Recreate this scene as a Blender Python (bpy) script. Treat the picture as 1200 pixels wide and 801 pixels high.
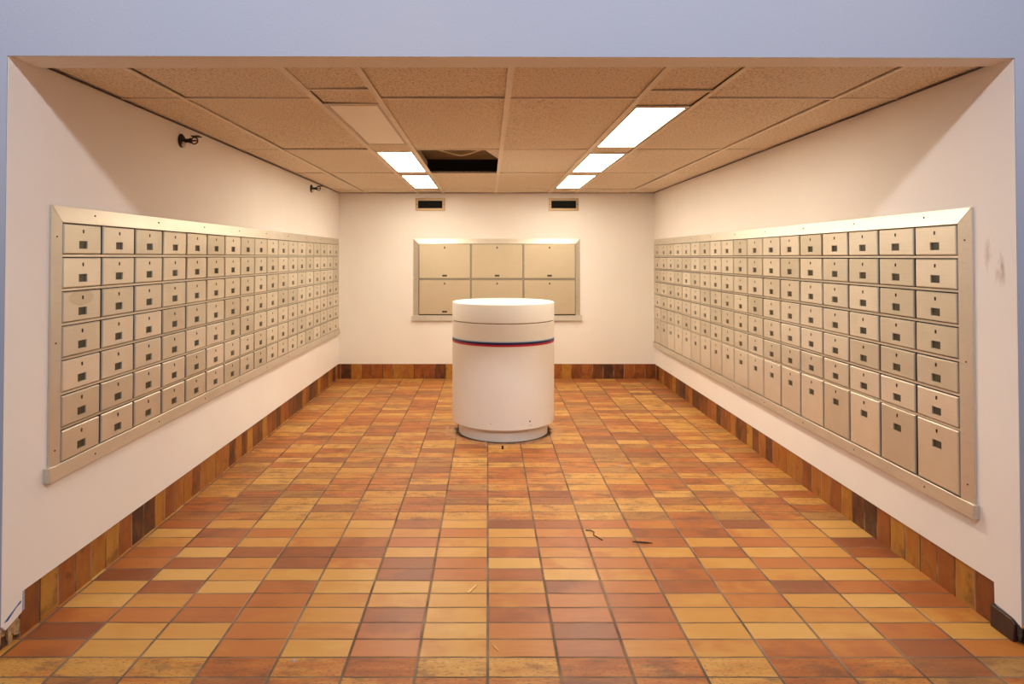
import bpy, bmesh, math, random
from mathutils import Vector, Matrix
random.seed(7)
S = bpy.context.scene
for o in list(bpy.data.objects): bpy.data.objects.remove(o)
COL = S.collection
PI = math.pi
H = 1.46            # eye height
XL, XR, D, CZ = -1.787, 2.0, 7.99, 2.226   # side walls, back wall, ceiling height

# ------------------------------------------------------------------ camera
cam = bpy.data.cameras.new('camera'); camo = bpy.data.objects.new('camera', cam); COL.objects.link(camo)
cam.sensor_width = 36; cam.lens = 36*780/1200
PITCH = math.radians(1.0)
camo.location = (0, 0, H); camo.rotation_euler = (PI/2 + PITCH, 0, 0)
cam.shift_x = (600-571.5)/1200
cam.shift_y = ((300.5 - 780*math.tan(PITCH)) - 400.5)/1200
cam.clip_start = .05; cam.clip_end = 60
S.camera = camo

# ------------------------------------------------------------------ light and exposure
S.view_settings.view_transform = 'Standard'; S.view_settings.look = 'None'
S.view_settings.exposure = 0.13; S.view_settings.gamma = 1.0; S.view_settings.use_curve_mapping = False
w = bpy.data.worlds.new('world'); S.world = w; w.use_nodes = True
w.node_tree.nodes['Background'].inputs[0].default_value = (.62, .72, 1, 1)
w.node_tree.nodes['Background'].inputs[1].default_value = .15
def strip_lamp(name, x, y, z, sx, sy, power, col, rot=(0, 0, 0)):
    l = bpy.data.lights.new(name, 'AREA'); l.shape = 'RECTANGLE'; l.size = sx; l.size_y = sy
    l.energy = power; l.color = col
    o = bpy.data.objects.new(name, l); o.location = (x, y, z); o.rotation_euler = rot; COL.objects.link(o)
    return o
# the lobby's own fluorescent row, outside the alcove, high above the photographer
strip_lamp('lobby_strip_light', .1, .55, 3.32, 6.2, .16, 112, (.94, .94, 1.0), (math.radians(35), 0, 0))
LAMP_COL = (1.0, .885, .715); LAMP_POWER = 23.0

# ------------------------------------------------------------------ node helpers
def srgb(r, g, b):
    f = lambda c: (c/255/12.92) if c/255 <= .04045 else ((c/255+.055)/1.055)**2.4
    return (f(r), f(g), f(b), 1)
class N:
    def __init__(s, name):
        s.m = bpy.data.materials.new(name); s.m.use_nodes = True; s.t = s.m.node_tree
        s.b = s.t.nodes['Principled BSDF']
    def n(s, t, **k):
        x = s.t.nodes.new(t)
        for a, v in k.items(): setattr(x, a, v)
        return x
    def put(s, sock, v):
        if isinstance(v, bpy.types.NodeSocket): s.t.links.new(v, sock)
        else: sock.default_value = v
    def math(s, op, a, b=0.0, c=None, clamp=False):
        x = s.n('ShaderNodeMath', operation=op); x.use_clamp = clamp
        s.put(x.inputs[0], a); s.put(x.inputs[1], b)
        if c is not None: s.put(x.inputs[2], c)
        return x.outputs[0]
    def xyz(s, coord='Object'):
        tc = s.n('ShaderNodeTexCoord'); sp = s.n('ShaderNodeSeparateXYZ')
        s.t.links.new(tc.outputs[coord], sp.inputs[0]); return tc.outputs[coord], sp.outputs
    def comb(s, x=0., y=0., z=0.):
        c = s.n('ShaderNodeCombineXYZ')
        for i, v in enumerate((x, y, z)): s.put(c.inputs[i], v)
        return c.outputs[0]
    def noise(s, vec, scale, detail=3, rough=.5):
        x = s.n('ShaderNodeTexNoise'); s.put(x.inputs['Vector'], vec); x.inputs['Scale'].default_value = scale
        x.inputs['Detail'].default_value = detail; x.inputs['Roughness'].default_value = rough
        return x.outputs['Fac']
    def white(s, vec):
        x = s.n('ShaderNodeTexWhiteNoise', noise_dimensions='3D'); s.put(x.inputs['Vector'], vec); return x.outputs['Value'], x.outputs['Color']
    def ramp(s, f, stops, interp='LINEAR'):
        x = s.n('ShaderNodeValToRGB'); x.color_ramp.interpolation = interp; s.put(x.inputs[0], f)
        e = x.color_ramp.elements
        while len(e) < len(stops): e.new(.5)
        for i, (p, c) in enumerate(stops): e[i].position = p; e[i].color = c
        return x.outputs[0]
    def mix(s, f, a, b, mode='MIX'):
        x = s.n('ShaderNodeMix', data_type='RGBA', blend_type=mode)
        s.put(x.inputs[0], f); s.put(x.inputs[6], a); s.put(x.inputs[7], b); return x.outputs[2]
    def smooth(s, v, a, b):
        x = s.n('ShaderNodeMapRange', interpolation_type='SMOOTHSTEP')
        s.put(x.inputs[0], v); x.inputs[1].default_value = a; x.inputs[2].default_value = b; return x.outputs[0]
    def bump(s, h, strength, dist):
        x = s.n('ShaderNodeBump'); s.put(x.inputs['Height'], h); x.inputs['Strength'].default_value = strength
        x.inputs['Distance'].default_value = dist; s.t.links.new(x.outputs[0], s.b.inputs['Normal'])
    def set(s, **k):
        for a, v in k.items():
            s.put(s.b.inputs[{'color': 'Base Color', 'rough': 'Roughness', 'metal': 'Metallic', 'spec': 'Specular IOR Level'}[a]], v)
        return s

def flat(name, col, rough=.5, metal=0., var=.06, scale=30):
    k = N(name); v, _ = k.xyz(); f = k.noise(v, scale)
    c1 = tuple(x*(1-var) for x in col[:3])+(1,); c2 = tuple(min(1, x*(1+var)) for x in col[:3])+(1,)
    return k.set(color=k.ramp(f, [(.3, c1), (.7, c2)]), rough=rough, metal=metal).m

# painted plaster of the alcove, with the smudges on the right wall
def wall_mat():
    k = N('wall_paint'); v, x = k.xyz()
    col = k.ramp(k.noise(v, 2.2, 5), [(.3, (.84, .79, .735, 1)), (.7, (.87, .825, .77, 1))])
    on = k.math('GREATER_THAN', x[0], 1.9)
    sv = k.comb(0., k.math('MULTIPLY', x[1], 26.), k.math('MULTIPLY', x[2], 7.))
    dy = k.math('DIVIDE', k.math('SUBTRACT', x[1], 2.605), .085); dz = k.math('DIVIDE', k.math('SUBTRACT', x[2], 1.46), .13)
    r = k.math('ADD', k.math('POWER', k.math('ABSOLUTE', dy), 2.), k.math('POWER', k.math('ABSOLUTE', dz), 2.))
    m = k.math('MULTIPLY', k.smooth(r, 1., .1), k.smooth(k.noise(sv, 1., 4), .48, .66))
    m = k.math('MULTIPLY', k.math('MULTIPLY', m, on), .6)
    col = k.mix(m, col, srgb(150, 110, 80))
    sp = k.smooth(k.noise(v, 38., 2), .80, .84)
    col = k.mix(k.math('MULTIPLY', sp, .35), col, srgb(120, 95, 75))
    k.set(color=col, rough=.62); k.bump(k.noise(v, 160., 3), .12, .003); return k.m
WALL = wall_mat()
def lobby_mat():
    k = N('lobby_paint'); v, x = k.xyz()
    col = k.ramp(k.noise(v, 1.3, 4), [(.3, srgb(158, 161, 176)), (.7, srgb(165, 166, 177))])
    k.set(color=col, rough=.6); k.bump(k.noise(v, 120., 4), .22, .004); return k.m
LOBBY = lobby_mat()

TILE_STOPS = [(0., srgb(132, 72, 38)), (.14, srgb(150, 82, 38)), (.34, srgb(170, 97, 42)), (.50, srgb(178, 108, 46)),
              (.66, srgb(190, 132, 58)), (.85, srgb(196, 143, 68)), (1., srgb(202, 154, 82))]
def floor_mat():
    k = N('quarry_tile_floor'); v, x = k.xyz()
    U = k.math('DIVIDE', x[0], 0.2540); V = k.math('DIVIDE', k.math('SUBTRACT', x[1], 2.453), .115)
    wob = k.math('MULTIPLY', k.math('SUBTRACT', k.noise(v, 7., 2), .5), .05)
    V = k.math('ADD', V, wob)
    cu, cv = k.math('FLOOR', U), k.math('FLOOR', V); fu, fv = k.math('FRACT', U), k.math('FRACT', V)
    rnd, rc = k.white(k.comb(cu, cv, 3.)); rs = k.n('ShaderNodeSeparateColor'); k.t.links.new(rc, rs.inputs[0])
    # the worn, wire-cut tiles lie outside the smooth band by the opening
    inside = k.math('MULTIPLY', k.math('GREATER_THAN', V, 0.), k.math('LESS_THAN', V, 11.))
    worn = k.math('SUBTRACT', 1., inside)
    # two-tone tiles: a softly edged patch of a second shade
    n1 = k.noise(k.comb(k.math('ADD', k.math('MULTIPLY', fu, 1.1), k.math('MULTIPLY', rs.outputs[0], 60.)),
                        k.math('ADD', k.math('MULTIPLY', fv, .5), k.math('MULTIPLY', rs.outputs[1], 60.)), 0.), 1.5, 2)
    step = k.smooth(n1, .38, .62)
    two = k.math('MULTIPLY', step, k.math('MULTIPLY', k.math('SUBTRACT', rs.outputs[2], .5), .6))
    streak = k.noise(k.comb(k.math('MULTIPLY', x[0], 5.), k.math('MULTIPLY', x[1], 34.), rnd), 1., 4, .6)
    base = k.math('ADD', rnd, k.math('MULTIPLY', worn, k.math('SUBTRACT', k.math('ADD', .24, k.math('MULTIPLY', rnd, .68)), rnd)))
    f = k.math('ADD', base, k.math('MULTIPLY', two, .75))
    f = k.math('ADD', f, k.math('MULTIPLY', k.math('SUBTRACT', streak, .5), k.math('ADD', .22, k.math('MULTIPLY', worn, .75))))
    col = k.ramp(f, TILE_STOPS)
    # worn tiles: grainy dark pits and brown blotches
    bl = k.noise(k.comb(k.math('MULTIPLY', x[0], 7.), k.math('MULTIPLY', x[1], 14.), k.math('MULTIPLY', rnd, 9.)), 1., 5, .65)
    col = k.mix(k.math('MULTIPLY', worn, k.math('MULTIPLY', k.smooth(bl, .48, .68), .66)), col, srgb(104, 66, 44))
    grain = k.noise(k.comb(k.math('MULTIPLY', x[0], 60.), k.math('MULTIPLY', x[1], 150.), 0.), 1., 3, .6)
    col = k.mix(k.math('MULTIPLY', worn, k.math('MULTIPLY', k.smooth(grain, .54, .66), .7)), col, srgb(100, 60, 38))
    dark = k.math('MULTIPLY', worn, k.math('LESS_THAN', rs.outputs[1], .2))
    col = k.mix(k.math('MULTIPLY', dark, .45), col, srgb(116, 74, 50))
    # grout
    gu = k.math('MULTIPLY', k.math('MINIMUM', fu, k.math('SUBTRACT', 1., fu)), 0.2540)
    gv = k.math('MULTIPLY', k.math('MINIMUM', fv, k.math('SUBTRACT', 1., fv)), .115)
    g = k.math('MINIMUM', gu, k.math('MULTIPLY', gv, 1.25))
    gm = k.smooth(g, .0056, .0036)
    gcol = k.ramp(k.noise(v, 5., 4), [(.35, srgb(84, 64, 48)), (.65, srgb(136, 110, 86))])
    col = k.mix(gm, col, gcol)
    # ring of old mortar and dirt around the round counter
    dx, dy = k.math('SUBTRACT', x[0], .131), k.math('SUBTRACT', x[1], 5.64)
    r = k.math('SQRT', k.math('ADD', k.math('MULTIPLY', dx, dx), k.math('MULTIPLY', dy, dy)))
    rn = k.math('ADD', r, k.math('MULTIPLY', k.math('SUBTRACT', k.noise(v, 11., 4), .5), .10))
    ring = k.math('MULTIPLY', k.smooth(rn, .53, .47), k.smooth(k.noise(v, 24., 4), .38, .62))
    col = k.mix(k.math('MULTIPLY', ring, .75), col, srgb(178, 140, 104))
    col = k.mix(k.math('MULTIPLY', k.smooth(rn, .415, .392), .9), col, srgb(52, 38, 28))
    h = k.math('ADD', k.math('MULTIPLY', k.smooth(g, .003, .0085), 1.), k.math('MULTIPLY', k.math('MULTIPLY', worn, k.math('SUBTRACT', grain, .5)), .8))
    h = k.math('ADD', h, k.math('MULTIPLY', k.noise(v, 9., 2), .5))
    rough = k.math('ADD', .40, k.math('MULTIPLY', worn, .08)); rough = k.math('ADD', rough, k.math('MULTIPLY', gm, .3))
    k.set(color=col, rough=rough, spec=.36); k.bump(h, .5, .004); return k.m
FLOOR = floor_mat()

def base_mat(axis, pitch, off):
    k = N('baseboard_tile'); v, x = k.xyz()
    U = k.math('DIVIDE', k.math('SUBTRACT', x[axis], off), pitch); cu, fu = k.math('FLOOR', U), k.math('FRACT', U)
    rnd, rc = k.white(k.comb(cu, 11.+axis, 5.))
    st = k.noise(k.comb(k.math('MULTIPLY', x[axis], 22.), k.math('MULTIPLY', x[2], 9.), k.math('MULTIPLY', rnd, 20.)), 1., 4, .6)
    f = k.math('ADD', rnd, k.math('MULTIPLY', k.math('SUBTRACT', st, .5), .9))
    col = k.ramp(f, [(0., srgb(64, 36, 26)), (.14, srgb(104, 56, 26)), (.42, srgb(140, 76, 30)), (.6, srgb(152, 86, 34)), (.8, srgb(162, 104, 38)), (1., srgb(176, 124, 48))])
    bl = k.noise(k.comb(k.math('MULTIPLY', x[axis], 12.), k.math('MULTIPLY', x[2], 12.), k.math('MULTIPLY', rnd, 30.)), 1., 3)
    col = k.mix(k.math('MULTIPLY', k.smooth(bl, .55, .7), .5), col, srgb(76, 40, 26))
    g = k.math('MULTIPLY', k.math('MINIMUM', fu, k.math('SUBTRACT', 1., fu)), pitch)
    gm = k.smooth(g, .0042, .0026)
    col = k.mix(gm, col, k.ramp(k.noise(v, 6., 2), [(.4, srgb(60, 42, 32)), (.62, srgb(160, 130, 100))]))
    k.set(color=col, rough=.42); k.bump(k.math('ADD', k.smooth(g, .0026, .007), k.math('MULTIPLY', st, .5)), .5, .003); return k.m

def ceil_mat():
    k = N('acoustic_ceiling_tile'); v, x = k.xyz()
    a = k.noise(v, 95., 4, .7); b = k.noise(v, 1.1, 2)
    col = k.ramp(a, [(.38, srgb(150, 126, 100)), (.47, srgb(232, 218, 196)), (.6, srgb(242, 230, 210))])
    col = k.mix(.25, col, k.ramp(b, [(.3, srgb(226, 208, 184)), (.7, srgb(242, 232, 214))]))
    k.set(color=col, rough=.9, spec=.1); k.bump(a, .7, .004); return k.m
CEIL = ceil_mat()
TEE = flat('painted_tee_bar', srgb(234, 222, 202), .5)

def metal_mat(name, c1, c2, rough=.36, metal=.85, streak_axis=0, smudge=False):
    k = N(name); v, x = k.xyz()
    fine = [3., 3., 3.]; fine[streak_axis] = .25
    sv = k.comb(*[k.math('MULTIPLY', x[i], 90.*fine[i]/3 if i != streak_axis else 2.5) for i in range(3)])
    st = k.noise(sv, 1., 4, .6)
    oi = k.n('ShaderNodeObjectInfo')
    blot = k.noise(k.comb(k.math('ADD', x[0], k.math('MULTIPLY', oi.outputs['Random'], 40.)), x[1], x[2]), 6., 4, .55)
    f = k.math('ADD', k.math('MULTIPLY', oi.outputs['Random'], .55), k.math('MULTIPLY', blot, .45))
    col = k.ramp(f, [(.2, c1), (.8, c2)])
    col = k.mix(k.math('MULTIPLY', k.smooth(st, .55, .7), .12), col, (c1[0]*.6, c1[1]*.6, c1[2]*.6, 1))
    if smudge:
        q = k.math('ADD', k.math('POWER', k.math('DIVIDE', k.math('ADD', x[0], .01), .085), 2.), k.math('POWER', k.math('ABSOLUTE', k.math('DIVIDE', k.math('SUBTRACT', x[2], .058), .034)), 2.))
        q = k.math('ADD', q, k.math('MULTIPLY', k.math('SUBTRACT', k.noise(v, 40., 3), .5), .5))
        edge = k.math('MULTIPLY', k.smooth(q, 1.25, .75), k.math('ADD', .5, k.math('MULTIPLY', k.smooth(q, .2, .95), .12)))
        col = k.mix(k.math('MULTIPLY', edge, .8), col, srgb(186, 172, 146))
    r = k.math('ADD', rough-.06, k.math('MULTIPLY', st, .14))
    k.set(color=col, rough=r, metal=metal); k.bump(st, .05, .001); return k.m
DOOR = metal_mat('brushed_door_metal', srgb(206, 198, 178), srgb(231, 223, 206), .40, .66)
SMUDGED = metal_mat('smudged_door_metal', srgb(214, 206, 188), srgb(228, 220, 203), .40, .66, smudge=True)
PARCEL = metal_mat('parcel_door_metal', srgb(203, 188, 158), srgb(212, 198, 168), .45, .5)
RAIL = metal_mat('brushed_frame_metal', srgb(200, 191, 174), srgb(222, 214, 198), .42, .74)
BODY = flat('compartment_gap_shade', srgb(52, 42, 36), .6, .2)  # steel coloured dark to paint the shade in the gaps between doors
BACK = flat('backing_gap_shade', srgb(46, 37, 32), .7, .2)  # likewise dark, the shadow behind the door gaps is in the colour
KEY = flat('keyhole_dark', srgb(44, 34, 26), .5, .4)
LABELW = flat('name_slot_dark', srgb(62, 56, 34), .35, 0., .3, 60)
SCREW = flat('screw_dark', srgb(84, 68, 54), .45, .6)
BLACK = flat('black_plastic', srgb(24, 20, 18), .6)
VOID = flat('vent_void', srgb(14, 12, 11), .95)
VENTM = flat('vent_frame_metal', srgb(176, 150, 116), .45, .4)
WHITEP = None

# ------------------------------------------------------------------ mesh helpers
class MB:
    def __init__(s): s.bm = bmesh.new()
    def hexa(s, a, b):
        """a, b: two rings of n points; closed prism between them"""
        n = len(a); va = [s.bm.verts.new(p) for p in a]; vb = [s.bm.verts.new(p) for p in b]
        s.bm.faces.new(va[::-1]); s.bm.faces.new(vb)
        for i in range(n): s.bm.faces.new((va[i], va[(i+1) % n], vb[(i+1) % n], vb[i]))
        return s
    def box(s, x0, x1, y0, y1, z0, z1):
        return s.hexa([(x0, y0, z0), (x1, y0, z0), (x1, y1, z0), (x0, y1, z0)], [(x0, y0, z1), (x1, y0, z1), (x1, y1, z1), (x0, y1, z1)])
    def lathe(s, prof, seg=96, axis='Z', c=(0, 0, 0)):
        rings = []
        for r, h in prof:
            ring = []
            for i in range(seg):
                a = 2*PI*i/seg; p = (r*math.cos(a), r*math.sin(a), h)
                if axis == 'Y': p = (p[0], h, p[1])
                if axis == 'X': p = (h, p[0], p[1])
                ring.append(s.bm.verts.new((p[0]+c[0], p[1]+c[1], p[2]+c[2])))
            rings.append(ring)
        for A, B in zip(rings, rings[1:]):
            for i in range(seg): s.bm.faces.new((A[i], A[(i+1) % seg], B[(i+1) % seg], B[i]))
        s.bm.faces.new(rings[0][::-1]); s.bm.faces.new(rings[-1]); return s
    def tube(s, pts, r, seg=8):
        pts = [Vector(p) for p in pts]; rings = []
        for i, p in enumerate(pts):
            d = (pts[min(i+1, len(pts)-1)]-pts[max(i-1, 0)]).normalized()
            u = d.orthogonal().normalized() if i == 0 else (u-d*u.dot(d)).normalized()
            q = d.cross(u); rr = r[i] if isinstance(r, (list, tuple)) else r
            rings.append([s.bm.verts.new(p+(u*math.cos(2*PI*j/seg)+q*math.sin(2*PI*j/seg))*rr) for j in range(seg)])
        for A, B in zip(rings, rings[1:]):
            for j in range(seg): s.bm.faces.new((A[j], A[(j+1) % seg], B[(j+1) % seg], B[j]))
        s.bm.faces.new(rings[0][::-1]); s.bm.faces.new(rings[-1]); return s
    def bevel(s, off, seg=2):
        bmesh.ops.recalc_face_normals(s.bm, faces=s.bm.faces)
        ed = [e for e in s.bm.edges if len(e.link_faces) == 2 and e.calc_face_angle(0) > .5]
        bmesh.ops.bevel(s.bm, geom=ed, offset=off, segments=seg, affect='EDGES', profile=.6); return s
    def build(s, name, mat, parent=None, loc=(0, 0, 0), smooth=False):
        bmesh.ops.recalc_face_normals(s.bm, faces=s.bm.faces)
        me = bpy.data.meshes.new(name); s.bm.to_mesh(me); s.bm.free(); me.materials.append(mat)
        if smooth:
            for p in me.polygons: p.use_smooth = True
            me.set_sharp_from_angle(angle=math.radians(35))
        o = bpy.data.objects.new(name, me); COL.objects.link(o); o.location = loc
        if parent: o.parent = parent
        return o
def empty(name, loc=(0, 0, 0), rz=0.):
    o = bpy.data.objects.new(name, None); COL.objects.link(o); o.location = loc; o.rotation_euler = (0, 0, rz)
    o.empty_display_size = .1; return o
def tag(o, label, cat, group=None):
    o['label'] = label; o['category'] = cat
    if group: o['group'] = group
    return o
def struct(o): o['kind'] = 'structure'; return o
def copy_tree(o, parent=None):
    c = o.copy(); COL.objects.link(c)
    if parent: c.parent = parent
    for ch in list(o.children): copy_tree(ch, c)
    return c

# ------------------------------------------------------------------ the room shell
struct(MB().box(-4.2, 4.2, -3.0, D+.15, -.12, 0).build('floor', FLOOR))
BH = .176; REC = .009; YL, YR = 2.465, 2.515
def poly_wall(name, x0, x1, pts):
    """side wall: outline pts in (y, z), thickness from x0 to x1"""
    return struct(MB().hexa([(x0, y, z) for y, z in pts], [(x1, y, z) for y, z in pts]).build(name, WALL))
wl = poly_wall('wall_left', XL-.14, XL, [(YL+.004, .10), (2.492, .075), (2.52, .083), (2.555, .092), (2.578, .098), (2.580, BH), (D+.14, BH), (D+.14, 2.75), (YL+.004, 2.75)])
wr = poly_wall('wall_right', XR, XR+.14, [(YR+.004, .072), (2.56, .085), (2.61, .092), (2.650, .094), (2.652, BH), (D+.14, BH), (D+.14, 2.75), (YR+.004, 2.75)])
struct(MB().box(XL-.14, XR+.14, D, D+.14, BH, 2.75).build('wall_back', WALL))
# the lobby-side wall around the opening: header and the two jamb faces
fw = MB()
def slab(x0, x1, z0a, z0b, z1, yo):
    ya = lambda x: YL+(YR-YL)*(x-XL)/(XR-XL)
    fw.hexa([(x0, ya(x0), z0a), (x1, ya(x1), z0b), (x1, ya(x1)+yo, z0b), (x0, ya(x0)+yo, z0a)],
            [(x0, ya(x0), z1), (x1, ya(x1), z1), (x1, ya(x1)+yo, z1), (x0, ya(x0)+yo, z1)])
slab(-4.2, XL-.0015, 0.09, 0.10, 3.7, .13); slab(XR+.0015, 4.2, .085, .085, 3.7, .13)
prof = lambda y, z: [(y, z-.0082), (y, 3.7), (y+.13, 3.7), (y+.13, z), (y+.0022, z), (y+.0022, z-.0082)]
fw.hexa([(XL-.0015, a, b) for a, b in prof(YL, 2.2155)], [(XR+.0015, a, b) for a, b in prof(YR, 2.222)])
front = struct(fw.build('wall_front', LOBBY))
# plaster soffit under the header (alcove paint)
sf = MB(); sf.hexa([(XL, YL+.003, 2.208), (XR, YR+.003, 2.2145), (XR, 2.632, 2.2145), (XL, 2.632, 2.208)],
                   [(XL, YL+.003, 2.2155), (XR, YR+.003, 2.2215), (XR, 2.632, 2.2215), (XL, 2.632, 2.2155)])
struct(sf.build('trim_1', WALL)); 
# tiled baseboards
struct(MB().box(XL-.05, XL-REC, 2.581, D-.001, 0, BH+.004).build('baseboard_left', base_mat(1, .115, 2.453+.115*1.1)))
struct(MB().box(XR+REC, XR+.05, 2.655, D-.001, 0, BH+.004).build('baseboard_right', base_mat(1, .115, 2.655)))
struct(MB().box(XL-.04, XR+.04, D+.004, D+.05, 0, BH+.004).build('baseboard_back', base_mat(0, .1257, -1.76)))

# ------------------------------------------------------------------ suspended ceiling
CX = [XL, -1.475, -.84, -.53, .097, .735, 1.05, 1.685, XR]
rows_main = [2.63, 3.222, 4.765, 6.114, 7.552, D]
rows_l = [2.63, 3.046, 3.338, 4.545, 4.845, 6.01, 6.25, 7.43, 7.66, D]
rows_r = [2.63, 3.072, 3.395, 4.65, 4.93, 6.01, 6.25, 7.43, 7.66, D]
LIGHTS_L = [(3.338, 4.545, False), (4.845, 6.01, True), (6.25, 7.43, True)]
LIGHTS_R = [(3.395, 4.65, True), (4.93, 6.01, True), (6.25, 7.43, True)]
cm = MB(); tee = MB(); T = .011; rnd = random.Random(3)
def tee_x(x, y0, y1, wd=T): tee.box(x-wd, x+wd, y0, y1, CZ-.004, CZ+.002)
def tee_y(y, x0, x1, wd=.009): tee.box(x0, x1, y-wd, y+wd, CZ-.0022, CZ+.004)
for ci in range(8):
    x0, x1 = CX[ci], CX[ci+1]; rows = rows_l if ci == 2 else rows_r if ci == 5 else rows_main
    skip = [(a, b) for a, b, _ in (LIGHTS_L if ci == 2 else LIGHTS_R if ci == 5 else [])]
    if ci == 3: skip.append((4.765, 6.114))
    for y0, y1 in zip(rows, rows[1:]):
        if y0 > 2.63: tee_y(y0, x0, x1)
        if (y0, y1) in skip: continue
        dz = rnd.uniform(.003, .008); a, b = rnd.uniform(-.003, .003), rnd.uniform(-.003, .003)
        xa, xb, ya, yb = x0+rnd.uniform(.010, .015), x1-rnd.uniform(.008, .013), y0+rnd.uniform(.009, .0155), y1-.006
        cm.hexa([(xa, ya, CZ+dz+a), (xb, ya, CZ+dz+b), (xb, yb, CZ+dz-a), (xa, yb, CZ+dz-b)],
                [(xa, ya, CZ+.02), (xb, ya, CZ+.02), (xb, yb, CZ+.02), (xa, yb, CZ+.02)])
for i, x in enumerate(CX[1:-1]): tee_x(x, 2.63, D, .0145 if i in (1, 2, 3, 4) else .010)
ceiling = struct(cm.build('ceiling', CEIL))
tee.build('ceiling_grid', TEE, ceiling)
# wall angle: its dark colour paints the thin shadow line along the side walls
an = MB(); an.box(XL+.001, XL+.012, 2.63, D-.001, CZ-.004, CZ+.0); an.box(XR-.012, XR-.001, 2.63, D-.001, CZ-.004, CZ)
an.build('wall_angle', flat('wall_angle_shadow_tone', srgb(70, 48, 34), .6), ceiling)
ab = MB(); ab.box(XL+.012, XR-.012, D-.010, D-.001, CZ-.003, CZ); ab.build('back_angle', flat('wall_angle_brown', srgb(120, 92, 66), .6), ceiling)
# roof void above the ceiling, seen through the missing tile
dk = flat('roof_void_brown', srgb(104, 78, 46), .9, 0, .25, 4); bk = flat('void_shade_black', srgb(14, 12, 11), .9)
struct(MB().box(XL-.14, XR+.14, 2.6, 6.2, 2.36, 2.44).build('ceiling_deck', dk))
vb = MB(); vb.box(XL, XR, 6.16, 6.199, CZ+.03, 2.359); vb.box(XL-.14, XR+.14, 6.21, D+.14, 2.66, 2.74); struct(vb.build('void_back_shade', bk))  # black sheet behind the gap: the void's darkness is put into its colour
vs = MB(); vs.box(-.62, -.56, 4.7, 6.3, CZ+.03, CZ+.12); struct(vs.build('trim_3', flat('duct_side_grey', srgb(120, 112, 100), .5, .4)))

# ------------------------------------------------------------------ mailboxes
def plate(w, z0, z1, hole, t0, t1, ch=.004):
    """door plate, centre x=0, z0..z1, outward = -Y, from y=-t0 (back) to y=-t1 (front); hole=(hx0,hx1,hz0,hz1)"""
    m = MB(); bm = m.bm; hw = w/2
    def ring(a, b, c, d, y): return [bm.verts.new(p) for p in ((a, y, c), (b, y, c), (b, y, d), (a, y, d))]
    ob = ring(-hw, hw, z0, z1, -t0); om = ring(-hw, hw, z0, z1, -t1+ch); of = ring(-hw+ch, hw-ch, z0+ch, z1-ch, -t1)
    hf = ring(*hole, -t1); hb = ring(*hole, -t0)
    for A, B in ((ob, om), (om, of), (of, hf), (hf, hb), (hb, ob)):
        for i in range(4): bm.faces.new((A[i], A[(i+1) % 4], B[(i+1) % 4], B[i]))
    return m
def make_box(w, z0, z1, win, lock, loc, rz, door_mat, win_w=.060, win_h=.034, lr=.0062):
    """one mailbox: body, door (> lock, name_slot); z0, z1 relative to the window centre"""
    r = empty('mailbox', loc, rz)
    MB().box(-w/2+.003, w/2-.003, -.0125, -.0065, z0-.001, z1+.001).build('body', BODY, r)
    hole = (-win_w/2, win_w/2, win-win_h/2, win+win_h/2)
    d = plate(w, z0, z1, hole, .0135, .0225).build('door', door_mat, r)
    MB().box(hole[0]-.004, hole[1]+.004, -.0155, -.0138, hole[2]-.004, hole[3]+.004).build('name_slot', LABELW, d)
    k = MB(); k.lathe([(lr, -.0200), (lr, -.0232), (lr*.7, -.0236)], 12, 'Y', (0, 0, lock)); k.box(-lr*.7, lr*.7, -.0238, -.0215, lock-lr*1.7, lock+.003)
    k.build('lock', KEY, d); return r
ORD = ['first', 'second', 'third', 'fourth', 'fifth', 'sixth', 'seventh', 'eighth', 'ninth', 'tenth', 'eleventh', 'twelfth', 'thirteenth',
       'fourteenth', 'fifteenth', 'sixteenth', 'seventeenth', 'eighteenth']
ROWN = ['top', 'second', 'third', 'fourth', 'fifth', 'sixth', 'bottom']
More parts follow.
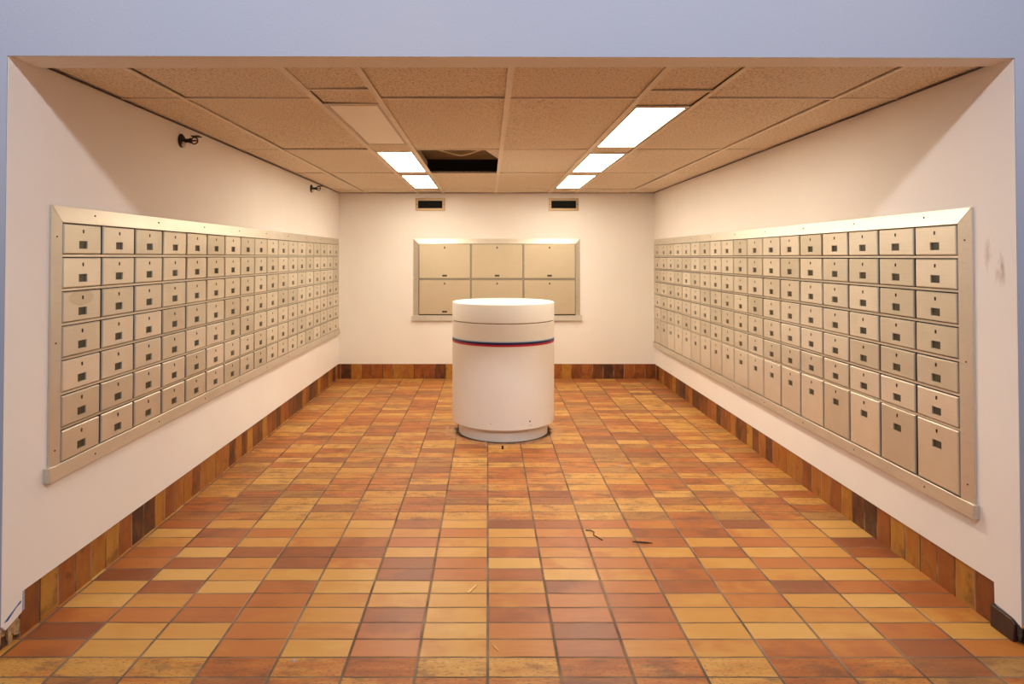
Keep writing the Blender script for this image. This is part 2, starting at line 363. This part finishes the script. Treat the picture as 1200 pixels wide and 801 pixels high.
def bank(name, loc, rz, ui, zi, uo, zo, ledge, uled, rails, label, cat, nscrew, splits=()):
    """surface frame of a mailbox bank, local u along the wall, outward = -Y; ledge = (z0, z1)"""
    r = tag(empty(name, loc, rz), label, cat)
    z = lambda v: v-loc[2]
    (a, b), (c, d), (e, f), (g, h) = ui, zi, uo, zo
    to, ti = .009, .0235
    def bar(nm, P):                       # P: outer two, inner two points in (u, z), mitred
        (o1, o2, i2, i1) = P; fr = [(o1[0], -to, z(o1[1])), (o2[0], -to, z(o2[1])), (i2[0], -ti, z(i2[1])), (i1[0], -ti, z(i1[1]))]
        bk_ = [(p[0], -.0005, p[2]) for p in fr]; MB().hexa(bk_, fr).bevel(.0015, 1).build(nm, RAIL, r)
    bar('top_rail', ((e, h), (f, h), (b, d), (a, d)))
    bar('side_stile', ((e, c), (e, h), (a, d), (a, c))); bar('side_stile', ((f, c), (f, h), (b, d), (b, c)))
    l0, l1 = ledge
    MB().hexa([(uled[0], -.0005, z(l0)), (uled[1], -.0005, z(l0)), (uled[1], -.0005, z(l1)), (uled[0], -.0005, z(l1))],
              [(uled[0], -.030, z(l0)), (uled[1], -.030, z(l0)), (uled[1], -.024, z(l1)), (uled[0], -.024, z(l1))]).bevel(.002, 1).build('bottom_ledge', RAIL, r)
    MB().box(a, b, -.006, -.0005, z(c), z(d)).build('backing_panel', BACK, r)
    for zz in rails: MB().box(a+.001, b-.001, -.0165, -.0062, z(zz)-.0048, z(zz)+.0048).build('row_rail', RAIL, r)
    for uu in splits: MB().box(uu-.004, uu+.004, -.0165, -.0062, z(c)+.001, z(d)-.001).build('column_rail', RAIL, r)
    L = f-e; zt = (d+h)/2; zl = (l0+l1)/2
    for i in range(nscrew):
        u = e + L*(i+.5)/nscrew
        for (zz, yy) in ((zt+.006, -.0165), (zl, -.0275)):
            MB().lathe([(.0042, yy+.004), (.0042, yy-.001), (.0028, yy-.002)], 10, 'Y', (u, 0, z(zz))).build('screw', SCREW, r)
    for u in ((e+a)/2, (f+b)/2):
        for q in (.06, .5, .94):
            yy = -.0165; MB().lathe([(.0038, yy+.004), (.0038, yy-.001), (.0026, yy-.002)], 10, 'Y', (u, 0, z(c+(d-c)*q))).build('screw', SCREW, r)
    return r
rb = random.Random(21)
def jiggle(root, amt=1.):
    for ch in root.children:
        if ch.name.startswith('door'): ch.rotation_euler = (rb.uniform(-.006, .006)*amt, 0, rb.uniform(-.007, .007)*amt)
# left wall: u = world Y - 5.32
LO = 5.32
zwin_l = [1.511-.1436*i for i in range(7)]
bank('mailbox_bank', (XL, LO, .547), PI/2, (2.762-LO, 7.897-LO), (.607, 1.602), (2.711-LO, 7.935-LO), (.607, 1.672), (.547, .607), (2.690-LO, 7.945-LO),
     [zz-.0475+.0005 for zz in zwin_l[:-1]], 'long brushed metal frame around the seven rows of mailboxes on left wall', 'mailbox bank', 9)
proto = make_box(.2670, -.039, .087, 0., .061, (XL, 2.905, zwin_l[0]), PI/2, DOOR)
for ri in range(7):
    for ci in range(18):
        o = proto if ri+ci == 0 else copy_tree(proto)
        o.location = (XL, 2.905+.2852*ci, zwin_l[ri]); jiggle(o)
        if ri == 2 and ci == 0:
            dd = [c for c in o.children if c.name.startswith('door')][0]
            dd.data = dd.data.copy(); dd.data.materials[0] = SMUDGED
        if ri == 2 and ci == 0: lab = 'steel mailbox with cloudy smudge, third row, column nearest the opening, left wall'
        else: lab = 'small steel mailbox in %s row, %s column from the opening, left wall' % (ROWN[ri], ORD[ci])
        tag(o, lab, 'mailbox', 'small mailboxes on the left wall')
# right wall: u = -(world Y - 5.36)
RO = 5.36
zwin_r = [1.506-.1452*i for i in range(7)]
bank('mailbox_bank', (XR, RO, .392), -PI/2, (RO-7.912, RO-2.800), (.450, 1.597), (RO-7.945, RO-2.736), (.450, 1.664), (.392, .450), (RO-7.955, RO-2.722),
     [zz-.0475 for zz in zwin_r[:-1]], 'long brushed metal frame around mailboxes with tall bottom row on right wall', 'mailbox bank', 9)
proto = make_box(.2670, -.039, .087, 0., .061, (XR, 2.945, zwin_r[0]), -PI/2, DOOR)
tallp = make_box(.2670, -.179, .0905, 0., .061, (XR, 2.945, zwin_r[6]), -PI/2, DOOR)
for ri in range(7):
    for ci in range(18):
        src = tallp if ri == 6 else proto
        o = src if ci == 0 and ri in (0, 6) else copy_tree(src)
        o.location = (XR, 2.945+.2838*ci, zwin_r[ri]); jiggle(o)
        if ri == 6: tag(o, 'tall steel mailbox in bottom row, %s column from the opening, right wall' % ORD[ci], 'mailbox', 'tall mailboxes on the right wall')
        else: tag(o, 'small steel mailbox in %s row, %s column from the opening, right wall' % (ROWN[ri], ORD[ci]), 'mailbox', 'small mailboxes on the right wall')
# back wall: six large parcel boxes
BO = .113
bank('parcel_box_bank', (BO, D, .693), 0., (-.827-BO, 1.052-BO), (.757, 1.612), (-.891-BO, 1.107-BO), (.757, 1.675), (.693, .757), (-.910-BO, 1.130-BO),
     [1.189], 'metal frame around six large box doors on the back wall', 'mailbox bank', 3, (-.2005-BO, .4275-BO))
proto = make_box(.612, -.374, .034, -.342, -.004, (0, D, 1.577), 0., PARCEL, .058, .022, .009)
for ri in range(2):
    for ci in range(3):
        o = proto if ri+ci == 0 else copy_tree(proto)
        o.name = 'parcel_box'; o.location = ((-.5155, .1130, .7415)[ci], D, (1.574, 1.144)[ri]); jiggle(o, .3)
        tag(o, 'large metal parcel box at the %s of %s row on the back wall' % (('left', 'middle', 'right')[ci], ('upper', 'lower')[ri]), 'parcel box', 'parcel boxes on the back wall')

# ------------------------------------------------------------------ ceiling lights
k = N('lamp_diffuser'); k.set(color=(.9, .85, .75, 1), rough=.5); k.b.inputs['Emission Color'].default_value = LAMP_COL+(1,); k.b.inputs['Emission Strength'].default_value = LAMP_POWER
GLOW = k.m
DEAD = flat('unlit_diffuser', srgb(250, 242, 226), .4, 0., .01, 4)
LFR = flat('light_frame_paint', srgb(196, 176, 150), .45)
def ceiling_light(x0, x1, y0, y1, lit, label):
    r = tag(empty('ceiling_light', ((x0+x1)/2, (y0+y1)/2, CZ)), label, 'ceiling light', 'recessed ceiling lights')
    hx, hy = (x1-x0)/2-.014, (y1-y0)/2-.008; q = .018
    m = MB()
    for a in ((-hx, -hx+q, -hy, hy), (hx-q, hx, -hy, hy), (-hx+q, hx-q, -hy, -hy+q), (-hx+q, hx-q, hy-q, hy)): m.box(*a, -.003, .04)
    m.box(-hx, hx, -hy, hy, .0405, .09)
    m.build('frame', LFR, r)
    MB().box(-hx+q, hx-q, -hy+q, hy-q, 0, .012).bevel(.002, 1).build('diffuser', GLOW if lit else DEAD, r)
for (a, b, lit), l in zip(LIGHTS_L, ('unlit ceiling light panel, nearest the opening in the left row', 'lit ceiling light panel beside the missing ceiling tile', 'lit ceiling light panel in front of left wall vent')):
    ceiling_light(CX[2], CX[3], a, b, lit, l)
for (a, b, lit), l in zip(LIGHTS_R, ('large lit ceiling light panel, nearest the opening in right row', 'lit ceiling light panel, middle of the three in right row', 'lit ceiling light panel in front of the right wall vent')):
    ceiling_light(CX[5], CX[6], a, b, lit, l)

# loose tile and cable in the ceiling gap
t = MB(); t.box(0, .60, -.45, 1.0, 0, .016); lt = t.build('ceiling_tile', CEIL, None, (-.045, 4.80, CZ+.021)); lt.rotation_euler = (0, 0, math.radians(-13.3))
tag(lt, 'loose ceiling tile lying askew above a corner of the ceiling gap', 'ceiling tile')
cb = [(-.50+.56*i/24, 5.3+.02*math.sin(i*.6), 2.270+.085*(abs(i-12)/12.)**1.5) for i in range(25)]
tag(MB().tube(cb, .006, 8).build('cable', flat('cable_tan', srgb(236, 212, 176), .5), None, smooth=True), 'thin tan cable sagging inside the dark ceiling gap', 'cable')

# ------------------------------------------------------------------ vents
def vent(x0, x1, label):
    r = tag(empty('air_vent', ((x0+x1)/2, D, 2.009)), label, 'vent', 'vents on the back wall'); hw = (x1-x0)/2; hh = .152; q = .031
    m = MB()
    for a in ((-hw, hw, 0, q), (-hw, hw, hh-q, hh), (-hw, -hw+q, q, hh-q), (hw-q, hw, q, hh-q)): m.box(a[0], a[1], -.014, -.0005, a[2], a[3])
    m.bevel(.002, 1).build('frame', VENTM, r)
    MB().box(-hw+q, hw-q, -.004, -.0005, q, hh-q).build('duct_back', VOID, r)
    for i in range(4):
        zc = q+.012+i*.021
        MB().hexa([(-hw+q, -.012, zc), (hw-q, -.012, zc), (hw-q, -.0045, zc+.008), (-hw+q, -.0045, zc+.008)],
                  [(-hw+q, -.012, zc+.002), (hw-q, -.012, zc+.002), (hw-q, -.0045, zc+.010), (-hw+q, -.0045, zc+.010)]).build('louvre', VOID, r)
    for s_ in (-1, 1): MB().lathe([(.006, -.013), (.006, -.0155)], 10, 'Y', (s_*(hw-q/2), 0, hh/2)).build('screw', SCREW, r)
vent(-.867, -.513, 'dark louvred air vent above the left end of the parcel boxes')
vent(.733, 1.092, 'dark louvred air vent above the right end of the parcel boxes')

# ------------------------------------------------------------------ sprinkler heads high on the left wall
def sprinkler(y, z, label):
    r = tag(empty('sprinkler_head', (XL, y, z)), label, 'sprinkler', 'sprinkler heads on the left wall')
    MB().lathe([(.040, .0005), (.040, .006), (.030, .014), (.014, .018)], 24, 'X').build('escutcheon', BLACK, r, smooth=True)
    MB().lathe([(.012, .014), (.012, .05), (.016, .052), (.016, .060), (.010, .063)], 16, 'X').build('pipe_nipple', BLACK, r, smooth=True)
    fr = MB()
    for s_ in (-1, 1): fr.tube([(.060, 0, s_*.008), (.070, 0, s_*.019), (.085, 0, s_*.019), (.098, 0, s_*.006)], .004, 8)
    fr.build('frame_arms', BLACK, r, smooth=True)
    MB().box(.066, .112, -.024, .024, .021, .027).bevel(.001, 1).build('deflector', BLACK, r)
    MB().lathe([(.005, .060), (.005, .1)], 8, 'X').build('glass_bulb', flat('bulb_dark_red', srgb(96, 30, 26), .3), r)
    MB().tube([(.016, -.010, -.012), (.022, -.012, -.026), (.018, -.004, -.042)], [.009, .014, .005], 10).build('sealant', flat('white_sealant', srgb(226, 214, 196), .6), r, smooth=True)
sprinkler(3.868, 2.135, 'black sidewall sprinkler head on left wall, the one nearer the opening')
sprinkler(6.72, 2.148, 'black sidewall sprinkler head on left wall, the one nearer the back')

# ------------------------------------------------------------------ round counter
def drum_mat():
    k = N('counter_paint'); v, x = k.xyz()
    col = k.ramp(k.noise(v, 3., 4), [(.3, (.80, .735, .655, 1)), (.7, (.83, .775, .70, 1))])
    sp = k.smooth(k.noise(k.comb(k.math('MULTIPLY', x[0], 20.), k.math('MULTIPLY', x[1], 20.), k.math('MULTIPLY', x[2], 42.)), 1., 2), .70, .75)
    low = k.smooth(x[2], .34, .12)
    col = k.mix(k.math('MULTIPLY', k.math('MULTIPLY', sp, low), .55), col, srgb(120, 88, 62))
    k.set(color=col, rough=.45); k.bump(k.noise(v, 60., 2), .06, .002); return k.m
DRUM = drum_mat()
dr = tag(empty('round_counter', (.131, 5.64, 0)), 'white drum shaped counter with red and blue stripe standing mid floor', 'counter')
MB().lathe([(.372, 0), (.372, .12)], 128).build('plinth', DRUM, dr, smooth=True)
MB().lathe([(.30, .1205), (.424, .1005), (.428, .104), (.428, .925), (.425, .928)], 128).build('body', DRUM, dr, smooth=True)
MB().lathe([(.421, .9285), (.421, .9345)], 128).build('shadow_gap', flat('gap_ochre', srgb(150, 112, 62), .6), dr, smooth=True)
MB().lathe([(.425, .935), (.4285, .938), (.4285, 1.074), (.4265, 1.080), (.421, 1.083)], 128).build('counter_top', flat('counter_top_laminate', (.86, .82, .76, 1), .4, 0., .02, 3), dr, smooth=True)
def band(z0, z1, c, lab):
    s_ = MB(); R0, R1 = .4275, .4290; n = 128; bm = s_.bm; rr = []
    for R, zz in ((R0, z0), (R1, z0), (R1, z1), (R0, z1)):
        rr.append([bm.verts.new((R*math.cos(2*PI*i/n), R*math.sin(2*PI*i/n), zz)) for i in range(n)])
    for a in range(4):
        A, B = rr[a], rr[(a+1) % 4]
        for i in range(n): bm.faces.new((A[i], A[(i+1) % n], B[(i+1) % n], B[i]))
    o = s_.build('stripe', flat('stripe_'+lab.split()[0], c, .4), dr, smooth=True); o['label'] = lab
band(.7865, .794, srgb(150, 182, 214), 'thin pale blue stripe'); band(.769, .7865, srgb(22, 20, 74), 'navy stripe'); band(.754, .769, srgb(178, 30, 38), 'red stripe')
a_ = math.radians(-62); 
MB().lathe([(.006, 0), (.006, .003), (.004, .004)], 12).build('rivet', KEY, dr, (.4275*math.cos(a_), .4275*math.sin(a_), .165)).rotation_euler = (0, PI/2, a_)

# ------------------------------------------------------------------ damaged wall ends
TAN = flat('broken_plaster_tan', srgb(186, 150, 104), .9, 0, .35, 60); BRN = flat('exposed_lath_brown', srgb(98, 66, 40), .9, 0, .4, 50); GRY = flat('crumbled_plaster_grey', srgb(176, 166, 160), .9, 0, .3, 90)
rd = random.Random(5)
def chunks(parent, mat, nm, n, x0, x1, y0, y1, z0, z1, s):
    m = MB()
    for _ in range(n):
        c = (rd.uniform(x0, x1), rd.uniform(y0, y1), rd.uniform(z0, z1)); a = s*rd.uniform(.6, 1.3); tall = rd.uniform(1., 2.4)
        ring = [(c[0]+a*math.cos(q+rd.uniform(-.4, .4))*.6, c[1]+a*math.sin(q)*.8) for q in (0, 1.3, 2.6, 3.8, 5.0)]
        zb = max(.0, c[2]-a*tall); zt = c[2]+a*tall
        m.hexa([(p[0], p[1], zb) for p in ring], [(p[0]+rd.uniform(-.003, .003), p[1]+rd.uniform(-.003, .003), zt+rd.uniform(-.006, .006)) for p in ring])
    return m.build(nm, mat, parent)
MB().box(XL-.12, XL-.022, YL+.03, 2.579, 0, .11).build('wall_core', BRN, wl)
chunks(wl, TAN, 'broken_plaster', 16, XL-.028, XL-.014, 2.475, 2.575, .012, .085, .014)
chunks(wl, GRY, 'crumbled_edge', 12, XL-.03, XL-.012, YL-.004, YL+.022, .01, .125, .010)
MB().hexa([(XL, 2.482, .107), (XL, 2.500, .116), (XL, 2.571, .146), (XL, 2.573, .137), (XL, 2.545, .129), (XL, 2.503, .104)],
          [(XL+.0006, 2.482, .107), (XL+.0006, 2.500, .116), (XL+.0006, 2.571, .146), (XL+.0006, 2.573, .137), (XL+.0006, 2.545, .129), (XL+.0006, 2.503, .104)]).build('paint_smear', flat('blue_smear', srgb(42, 96, 150), .5), wl)
MB().box(XR+.02, XR+.12, YR+.02, 2.655, 0, .11).build('wall_core', flat('wall_core_dark', srgb(60, 44, 34), .9), wr)
chunks(wr, TAN, 'broken_plaster', 5, XR+.004, XR+.016, YR+.004, YR+.03, .05, .10, .008)
chunks(wr, flat('crumbled_dark', srgb(70, 58, 50), .9, 0, .4, 60), 'crumbled_edge', 10, XR+.004, XR+.03, YR-.002, YR+.022, .01, .09, .010)
dt = MB(); dt.hexa([(XR-.010, 2.662, 0), (XR-.010, 2.548, 0), (XR-.010, 2.540, .070), (XR-.010, 2.556, .083), (XR-.010, 2.662, .088)],
                   [(XR+.006, 2.662, 0), (XR+.006, 2.548, 0), (XR+.006, 2.540, .070), (XR+.006, 2.556, .083), (XR+.006, 2.662, .088)])
tag(dt.bevel(.002, 1).build('base_tile', flat('dark_brown_tile', srgb(62, 38, 32), .45, 0, .2, 30)), 'short dark brown base tile at the foot of right wall by the opening', 'tile')

# ------------------------------------------------------------------ litter on the floor
def litter(name, x, y, pts, r, mat, label, cat, flatz=1.):
    o = MB().tube(pts, r, 7).build(name, mat, None, (x, y, 0), True)
    o.scale = (1, 1, flatz); tag(o, label, cat); return o
WOOD = flat('pale_wood', srgb(226, 182, 122), .7); DKW = flat('dark_twig', srgb(58, 34, 20), .7)
m = MB(); m.hexa([(-.020, -.030, .0005), (-.008, -.034, .0005), (.022, .028, .0005), (.016, .034, .0005)], [(-.020, -.030, .004), (-.008, -.034, .005), (.022, .028, .006), (.016, .034, .004)])
tag(m.build('wood_chip', WOOD, None, (-.071, 2.945, 0)), 'pale wood chip on the smooth tiles in front of the counter', 'wood chip')
litter('wood_splinter', .028, 2.51, [(-.012, .022, .003), (0, 0, .003), (.014, -.022, .003)], [.001, .0028, .001], WOOD, 'tiny pale wood splinter on the floor close to the opening', 'wood splinter')
litter('twig', .55, 3.51, [(-.028, .065, .003), (.0, .058, .005), (.012, .03, .006), (.004, .0, .004), (.022, -.028, .003), (.04, -.06, .003)], .0028, DKW, 'thin dark curled twig on the floor right of the counter', 'twig')
litter('bark_scrap', .79, 3.42, [(-.05, .012, .003), (-.02, .004, .005), (.02, -.004, .005), (.05, -.006, .003)], [.002, .004, .004, .0015], DKW, 'short dark scrap of bark lying right of the curled twig', 'bark scrap')
b = MB(); b.lathe([(.008, 0), (.008, .022), (.005, .026)], 12); tag(b.build('anchor_bolt', KEY, None, (.113, 5.08, 0)), 'small dark anchor bolt in the floor before the counter', 'bolt')
b = MB(); b.hexa([(-.012, -.008, .0005), (.012, -.01, .0005), (.014, .008, .0005), (-.008, .012, .0005)], [(-.010, -.006, .008), (.010, -.008, .006), (.012, .006, .009), (-.006, .01, .006)])
tag(b.build('plaster_crumb', GRY, None, (.92, 4.66, 0)), 'small white plaster crumb on worn tiles right of the counter', 'plaster crumb')
b = MB(); b.hexa([(-.007, -.005, .0005), (.006, -.006, .0005), (.005, .007, .0005), (-.006, .006, .0005)], [(-.005, -.004, .006), (.004, -.004, .005), (.004, .005, .007), (-.004, .004, .005)])
tag(b.build('plaster_crumb', GRY, None, (-.70, 2.43, 0)), 'tiny white plaster crumb on the floor at the opening', 'plaster crumb')
